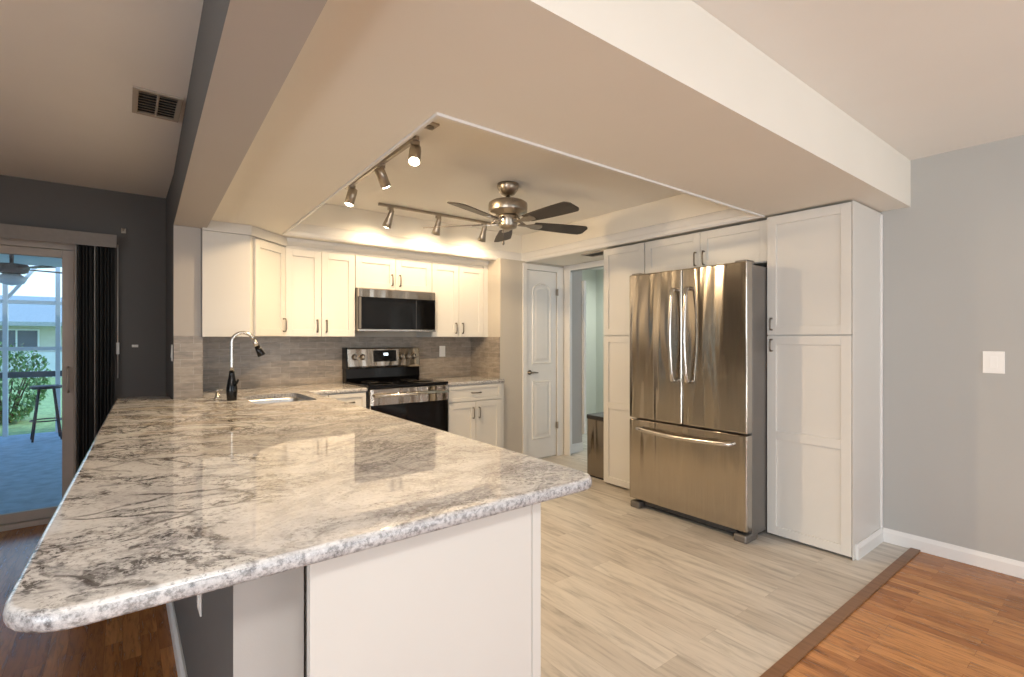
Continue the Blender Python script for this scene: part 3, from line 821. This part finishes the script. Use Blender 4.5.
# ------------------------------------------------------------------ wall plates
def plate(name, label, cat, c, nrm, w, h, kind, group=None):
    """c: centre on the wall, nrm: wall normal axis ('-y', '-x', '+x')"""
    t = thing(name, label, cat, c, {'-y': 0, '-x': R(-90), '+x': R(90)}[nrm], group)
    MB().box(-w / 2, w / 2, -.006, -.0003, -h / 2, h / 2).build('cover_plate', 'plate', t, local=True, bevel=.002)
    if kind == 'outlet':
        for dz in (-.022, .022):
            mb = MB(); mb.box(-.016, .016, -.0085, -.0055, dz - .014, dz + .014); s_ = mb.build('socket', 'plate', t, local=True, bevel=.002)
    else:
        n = max(1, round(w / .06) if w > .1 else 1)
        for i in range(n):
            x = (i - (n - 1) / 2) * .046
            MB().prism([(-.0055, -.033), (-.010, -.033), (-.007, .033), (-.0055, .033)], x - .0165, x + .0165, 'x').build('rocker', 'plate', t, local=True, bevel=.001)
    return t
plate('wall_outlet', 'white outlet on the tile right of the range', 'outlet', (2.697, YW - .009, 1.185), '-y', .072, .115, 'outlet')
plate('light_switch', 'white light switch on the light grey dining wall', 'switch', (XR, .562, 1.183), '-x', .092, .125, 'switch')
plate('light_switch', 'pale switch on the dark side of the tiled wall end', 'switch', (.272, 4.19, 1.22), '-x', .072, .115, 'switch').rotation_euler = (0, 0, R(-90))
plate('wall_outlet', 'white outlet on the grey half wall under the bar', 'outlet', (.185, 1.76, .555), '-x', .072, .115, 'outlet').rotation_euler = (0, 0, R(-90))

# ------------------------------------------------------------------ track lights
def track(name, label, p0, p1, heads, cone):   # heads: x, y, aim, brightness
    p0, p1 = Vector(p0), Vector(p1); t = thing(name, label, 'track light', p0)
    u = (p1 - p0).normalized(); s = Vector((-u.y, u.x, 0)) * .012
    zt, zb = CZ - .0008, CZ - .022
    MB().prism([tuple((p0 + s).xy), tuple((p1 + s).xy), tuple((p1 - s).xy), tuple((p0 - s).xy)], zb, zt).build('rail', 'nickel', t, bevel=.002)
    for (x, y, d, f) in heads:
        d = Vector(d).normalized(); piv = Vector((x, y, CZ - .085))
        mb = MB(); mb.box(x - .022, x + .022, y - .014, y + .014, CZ - .046, CZ - .0225)
        mb.tube([(x, y, CZ - .04), tuple(piv)], .006, 10)
        a = piv - d * .045
        if cone: pr = [(.012, 0), (.020, .004), (.023, .03), (.024, .06), (.034, .115), (.040, .150), (.037, .150), (.033, .13)]
        else: pr = [(.020, 0), (.031, .006), (.033, .03), (.033, .125), (.030, .125), (.029, .105)]
        mb.lathe(pr, a, 24, axis=d)
        h = mb.build('lamp_head', 'nickel', t)
        e = .135 if cone else .110; r = .032 if cone else .028
        MB().lathe([(r * .4, 0), (r * .95, .004), (r, .012), (r * .8, .018), (r * .2, .0215)], a + d * e, 20, axis=d).build('bulb', 'bulb', h, 'glowing warm bulb')
        lp = a + d * (e + .035) - p0
        lamp('track_bulb_light', 'SPOT', lp, TRACK_W * f, WARM, parent=t, direction=d, spot_size=R(168), spot_blend=.75, shadow_soft_size=.03)
    return t
tl = track('track_light', 'nickel track light with three cylinder spotlights along the tray edge', (1.285, 2.50, CZ), (1.30, 3.66, CZ),
      [(1.285, 2.53, (-.30, -.45, -.85), 8), (1.288, 3.00, (.45, .10, -.85), 22), (1.298, 3.54, (-.25, .0, -.95), 11)], False)
track('track_light', 'nickel track light with three flared spotlights above the range side', (1.665, 3.93, CZ), (3.0, 3.93, CZ),
      [(1.77, 3.93, (-.15, .42, -.9), 2.7), (2.225, 3.93, (.02, .50, -.95), 2.7), (2.72, 3.93, (.05, .50, -.95), 2.7)], True)
t = thing('junction_plate', 'small metal ceiling plate at the corner of the tray by the track', 'ceiling plate', (1.27, 2.33, CZ))
MB().box(1.235, 1.305, 2.29, 2.37, CZ - .012, CZ - .0005).build('plate', 'vent', t, bevel=.003)
MB().lathe([(.02, 0), (.02, .008), (.012, .010)], (1.27, 2.33, CZ - .0115), 16, axis=(0, 0, -1)).build('cap', 'darknickel', t)

# ------------------------------------------------------------------ ceiling fan
FX, FY = 2.205, 2.88
t = thing('ceiling_fan', 'brushed nickel ceiling fan with five dark wood blades', 'ceiling fan', (FX, FY, CZ))
MB().lathe([(.078, -.0008), (.080, -.02), (.072, -.045), (.050, -.075), (.026, -.085)], (FX, FY, CZ), 36).build('canopy', 'nickel', t)
MB().lathe([(.014, -.084), (.014, -.130)], (FX, FY, CZ), 16).build('downrod', 'darknickel', t)
MB().lathe([(.045, -.120), (.118, -.128), (.138, -.140), (.142, -.155), (.142, -.200), (.136, -.212), (.095, -.222), (.092, -.232)], (FX, FY, CZ), 44).build('motor_housing', 'nickel', t)
MB().lathe([(.075, -.2325), (.080, -.24), (.068, -.275), (.066, -.300), (.062, -.318), (.030, -.330), (.010, -.333)], (FX, FY, CZ), 36).build('switch_housing', 'nickel', t)
zb = CZ - .285
bl = None
def blade_mesh():
    mb = MB(); outl = []
    L0, L1 = .20, .645
    for k in range(13):
        u = k / 12; x = L0 + (L1 - L0 - .03) * u; outl.append((x, .050 + .022 * math.sin(u * math.pi * .55)))
    top = outl + [(L1 - .012, .058), (L1, .040)]
    poly = top + [(x, -y) for x, y in reversed(top)]
    mb.prism(poly, -.003, .003); return mb
def arm_mesh():
    mb = MB(); mb.prism([(.08, .012), (.15, .014), (.19, .034), (.262, .030), (.275, 0), (.262, -.030), (.19, -.034), (.15, -.014), (.08, -.012)], -.0085, -.0035)
    mb.tube([(.075, 0, .030), (.10, 0, .02), (.135, 0, -.004)], .010, 8); return mb
for i in range(5):
    a = R(-15 + 72 * i)
    if i == 0:
        bl = blade_mesh().build('blade', 'bladew', t, 'dark walnut blade', local=True, bevel=.001)
        ar = arm_mesh().build('blade_arm', 'nickel', bl, 'nickel blade bracket', local=True)
        b0, a0 = bl, ar
    else:
        b0 = bl.copy(); COL.objects.link(b0); b0.parent = t
        a0 = ar.copy(); COL.objects.link(a0); a0.parent = b0
    b0.location = (0, 0, zb - CZ); b0.rotation_euler = Matrix.Rotation(a, 3, 'Z').to_4x4().__matmul__(Matrix.Rotation(R(-13), 4, 'X')).to_euler()
MB().tube([(FX - .02, FY + .03, CZ - .30), (FX - .02, FY + .03, CZ - .405)], .0018, 6).lathe([(.004, 0), (.008, -.01), (.009, -.028), (.003, -.036)], (FX - .02, FY + .03, CZ - .405), 12).build('pull_chain', 'darknickel', t)

t = thing('fill_lamp_rim', 'round nickel rim added around the unseen dining fill lamp', 'ceiling light', (.1, -.7, CZ))
MB().lathe([(.26, -.0006), (.262, -.03), (.25, -.036), (.24, -.030), (.05, -.028)], (.1, -.7, CZ), 40).build('rim', 'nickel', t)  # rim built only to dress the added fill lamp

# ------------------------------------------------------------------ vents
def vent(name, label, x0, x1, y0, y1, z, nl, rows=2):
    t = thing(name, label, 'vent', ((x0 + x1) / 2, (y0 + y1) / 2, z))
    b = .022; mb = MB()
    mb.box(x0, x1, y0, y0 + b, z - .010, z - .0006); mb.box(x0, x1, y1 - b, y1, z - .010, z - .0006)
    mb.box(x0, x0 + b, y0 + b, y1 - b, z - .010, z - .0006); mb.box(x1 - b, x1, y0 + b, y1 - b, z - .010, z - .0006)
    if rows == 2: mb.box((x0 + x1) / 2 - .005, (x0 + x1) / 2 + .005, y0 + b, y1 - b, z - .009, z - .0006)
    mb.build('frame', 'vent', t, bevel=.0015)
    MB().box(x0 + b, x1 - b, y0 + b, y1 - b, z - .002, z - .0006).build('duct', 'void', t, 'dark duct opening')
    mb = MB()
    for i in range(nl):
        y = y0 + b + (y1 - y0 - 2 * b) * (i + .5) / nl
        mb.prism([(y - .006, z - .010), (y - .003, z - .010), (y + .009, z - .0025), (y + .006, z - .0025)], x0 + b, x1 - b, 'x')
    mb.build('louvres', 'vent', t)
    return t
t = vent('ceiling_louvres', 'beige louvred air vent on the living room ceiling beside the beam', .035, .225, 2.78, 3.09, CZ, 8)
t.rotation_euler = (0, 0, 0)
vent('ceiling_louvres', 'dark narrow louvred panel under the soffit over the passage', 3.55, 3.72, 3.11, 3.46, SZ, 9, 1)  # narrow dark slats in a frame, set under the soffit

# ------------------------------------------------------------------ sliding glass door, valance and blinds
d2 = anchor('door_2', 'sliding glass patio door with taupe frame', 'door', (-1.25, YL, 0))
mb = MB(); mb.box(-2.25, -.262, YL + .01, YL + .115, 1.965, 2.02); mb.box(-2.25, -.262, YL - .012, YL + .115, .0, .036); mb.box(-2.25, -2.20, YL + .01, YL + .115, .036, 1.965); mb.box(-.280, -.262, YL - .005, YL + .115, .036, 1.965)
mb.build('frame', 'alum', d2, bevel=.003)
def sash(x0, x1, y, side):
    mb = MB(); b = .066
    mb.box(x0, x0 + b, y, y + .035, .04, 1.962); mb.box(x1 - b, x1, y, y + .035, .04, 1.962)
    mb.box(x0 + b, x1 - b, y, y + .035, .04, .105); mb.box(x0 + b, x1 - b, y, y + .035, 1.905, 1.962)
    s_ = mb.build('sash', 'alum', d2, bevel=.003)
    MB().box(x0 + b, x1 - b, y + .014, y + .020, .105, 1.905).build('pane', 'glass', s_)
    return s_
s1 = sash(-1.28, -.282, YL + .020, 0); s2 = sash(-2.19, -1.20, YL + .066, 1)
MB().tube([(-.315, YL + .020, .93), (-.315, YL - .012, .94), (-.315, YL - .018, 1.02), (-.315, YL - .012, 1.10), (-.315, YL + .020, 1.11)], .008, 8).build('handle', 'alum', s1, 'pull handle')
t = thing('vertical_blind', 'dark vertical blind stacked at the side of the glass door under a pale valance', 'blind', (-1.2, YL - .1, 2.0))
MB().prism([(YL - .001, 2.090), (YL - .105, 2.090), (YL - .105, 1.995), (YL - .098, 1.995), (YL - .098, 2.082), (YL - .001, 2.082)], -2.4, -.036, 'x').build('valance', 'valance', t, 'pale fabric valance')
MB().box(-2.35, -.05, YL - .075, YL - .035, 2.03, 2.075).build('headrail', 'alum', t)
for i in range(11):
    x = -.262 + .0205 * i; a = R(8 + 5 * math.sin(i * 2.1))
    mb = MB(); pr = [(-.044, 0), (-.02, .004), (0, .005), (.02, .004), (.044, 0), (.044, -.0012), (.02, .0028), (0, .0038), (-.02, .0028), (-.044, -.0012)]
    ca, sa = math.cos(a), math.sin(a)
    mb.prism([(x + px_ * sa + q * ca, YL - .058 + px_ * ca - q * sa) for px_, q in pr], .03, 2.03)
    mb.build('slat', 'slatedge' if i in (0, 5) else 'slat', t, 'pale edged slat' if i in (0, 5) else None)
MB().tube([(-.030, YL - .03, 2.03), (-.030, YL - .03, 1.02)], .0042, 8).build('wand', 'slatedge', t, 'pale control cord')
mb = MB(); mb.box(-.040, -.020, YL - .036, YL - .0005, 1.20, 1.29); mb.build('cord_tensioner', 'plate', t, 'white cord tensioner', bevel=.004)
t = thing('wall_hook', 'small brass coloured hook high on the charcoal wall beside the valance', 'hook', (.005, YL, 2.145))
MB().box(-.010, .020, YL - .006, YL - .0005, 2.125, 2.165).build('base', 'nickel', t, bevel=.003)
MB().tube([(.005, YL - .006, 2.145), (.005, YL - .03, 2.14), (.005, YL - .036, 2.158)], .005, 8).build('hook', 'nickel', t)
t = thing('wall_hook', 'small pale hook low on the charcoal wall beside the blind cord', 'hook', (.075, YL, 1.262))
MB().box(.055, .095, YL - .005, YL - .0005, 1.252, 1.272).build('base', 'plate', t, bevel=.003)
for hx in (.06, .09): MB().tube([(hx, YL - .004, 1.262), (hx, YL - .022, 1.262)], .005, 8).build('prong', 'plate', t)

# ------------------------------------------------------------------ outside: porch, lawn, shrub, neighbour's house
struct(MB().box(-7, 3, YL + .12, 9.75, -.12, -.02).build('floor_patio', 'concrete'), 'blue-grey concrete porch floor behind the glass door', 'patio')
struct(MB().box(-30, 30, 9.75, 60, -.2, -.03).build('ground', 'grass'), 'sunny green lawn beyond the porch', 'lawn')
struct(MB().box(-7, 3, YL + .12, 9.4, 2.32, 2.45).build('ceiling_patio', 'porchceil'), 'blue-white porch ceiling', 'ceiling')
t = thing('screen_enclosure', 'white framed screen enclosure at the edge of the porch', 'screen frame', (-1.2, 9.7, 0))
for x in (-4.6, -1.27, -.735, 1.6):
    MB().box(x - .025, x + .025, 9.65, 9.71, -.02, 2.6).build('post', 'screenw', t)
for z, n_ in ((1.83, 'rail'), (1.18, 'rail'), (2.58, 'rail')):
    MB().box(-6.9, 2.9, 9.655, 9.705, z - .025, z + .025).build(n_, 'screenw', t)
MB().box(-6.9, 2.9, 9.655, 9.705, .78, .86).build('chair_rail', 'screen_shaded', t, 'chair rail coloured dark for its shade')
for x in (-1.27, .6):
    MB().tube([(x, 9.68, 1.85), (x + .45, 9.68, 2.56)], .022, 8).build('brace', 'screenw', t)
# shrub
t = thing('shrub', 'rounded green shrub on the lawn outside the glass door', 'shrub', (-1.48, 11.3, -.03))
mb = MB(); rg = random.Random(7)
for i in range(2600):
    th, ph = rg.uniform(0, 2 * math.pi), math.acos(rg.uniform(-1, 1)); rr = (.62 + .38 * rg.random() ** .5) * (1 + .13 * math.sin(3 * th + 2 * ph))
    c = Vector((-1.48 + .52 * rr * math.sin(ph) * math.cos(th), 11.3 + .52 * rr * math.sin(ph) * math.sin(th), .58 + .62 * rr * math.cos(ph)))
    q = Matrix.Rotation(rg.uniform(0, 6.28), 3, 'Z') @ Matrix.Rotation(rg.uniform(-1.2, 1.2), 3, 'X'); l = rg.uniform(.035, .06)
    v = [mb.bm.verts.new(c + q @ Vector(p)) for p in ((-l * .4, 0, 0), (0, -l, .01), (l * .4, 0, 0), (0, l, .01))]
    mb.bm.faces.new(v)
mb.build('foliage', 'leaf', t)
mb = MB()
for i in range(9):
    a = i * .7; mb.tube([(-1.48 + .05 * math.cos(a), 11.3 + .05 * math.sin(a), -.03), (-1.48 + .2 * math.cos(a), 11.3 + .2 * math.sin(a), .45), (-1.48 + .36 * math.cos(a), 11.3 + .36 * math.sin(a), .85)], [.018, .012, .006], 6)
mb.build('stems', 'twig', t)
# neighbour's house
t = thing('neighbour_house', 'pale stucco house with grey roof beyond the lawn', 'house', (-2.0, 24, -.03))
MB().box(-14, 8, 24, 32, -.03, 1.84).build('wall', 'stucco', t)
MB().box(-14, 8, 23.9, 23.999, -.03, .85).build('plinth', 'screenw', t, 'white lower wall band')
MB().prism([(23.3, 1.76), (23.3, 1.90), (28, 3.05), (32.7, 1.90), (32.7, 1.76)], -14.6, 8.6, 'x').build('roof', 'roofm', t)
w_ = MB().box(-3.45, -2.30, 23.96, 24.0, .95, 1.66).build('window', 'screenw', t, 'white framed window')
MB().box(-3.40, -2.90, 23.95, 23.962, 1.0, 1.61).box(-2.85, -2.35, 23.95, 23.962, 1.0, 1.61).build('pane', 'farwin', w_)
# stool on the porch
sx_, sy_ = -.80, 9.05
t = thing('bar_stool', 'dark metal bar stool on the porch', 'stool', (sx_, sy_, -.02))
MB().lathe([(.15, 0), (.165, .008), (.165, .03), (.15, .038), (.02, .040)], (sx_, sy_, .66), 28).build('seat', 'stool', t)
lg = []
for k in range(4):
    a = R(45 + 90 * k + 8); c_, s__ = math.cos(a), math.sin(a)
    MB().tube([(sx_ + .10 * c_, sy_ + .10 * s__, .665), (sx_ + .20 * c_, sy_ + .20 * s__, -.019)], .012, 8).build('leg', 'stool', t)
n = 24; MB().tube([(sx_ + .16 * math.cos(2 * math.pi * k / n), sy_ + .16 * math.sin(2 * math.pi * k / n), .24) for k in range(n + 1)], .008, 8, cap=False).build('foot_ring', 'stool', t)
# porch fan
px_, py_ = -.95, 7.6
t = thing('porch_fan', 'dark ceiling fan with a white light bowl under the porch ceiling', 'ceiling fan', (px_, py_, 2.32))
MB().lathe([(.06, -.0006), (.06, -.03), (.02, -.05), (.016, -.19), (.13, -.195), (.15, -.22), (.13, -.28), (.07, -.30)], (px_, py_, 2.32), 24).build('motor_housing', 'stool', t)
MB().lathe([(.07, -.3005), (.13, -.34), (.10, -.40), (.01, -.425)], (px_, py_, 2.32), 24).build('light_bowl', 'screenw', t, 'white glass bowl')
for k in range(5):
    a = R(20 + 72 * k); q = Matrix.Rotation(a, 3, 'Z'); mb = MB()
    mb.prism([tuple((Vector((px_, py_, 0)) + q @ Vector(p)).xy) for p in ((.13, .03, 0), (.55, .065, 0), (.58, 0, 0), (.55, -.065, 0), (.13, -.03, 0))], 2.075, 2.083)
    mb.build('blade', 'stool', t)

# repeats of one kind share a group
GROUPS = {'wall_cabinet': 'wall cabinets on the range wall', 'base_cabinet': 'base cabinets on the range wall', 'peninsula_cabinet': 'cabinets under the peninsula',
          'track_light': 'track lights in the ceiling tray', 'wall_outlet': 'white wall outlets', 'light_switch': 'white light switches', 'wall_hook': 'hooks on the charcoal wall',
          'ceiling_louvres': 'air vents in the ceilings', 'countertop': 'granite countertops'}
for o in COL.objects:
    k = o.name.split('.')[0]
    if o.parent is None and k in GROUPS: o['group'] = GROUPS[k]
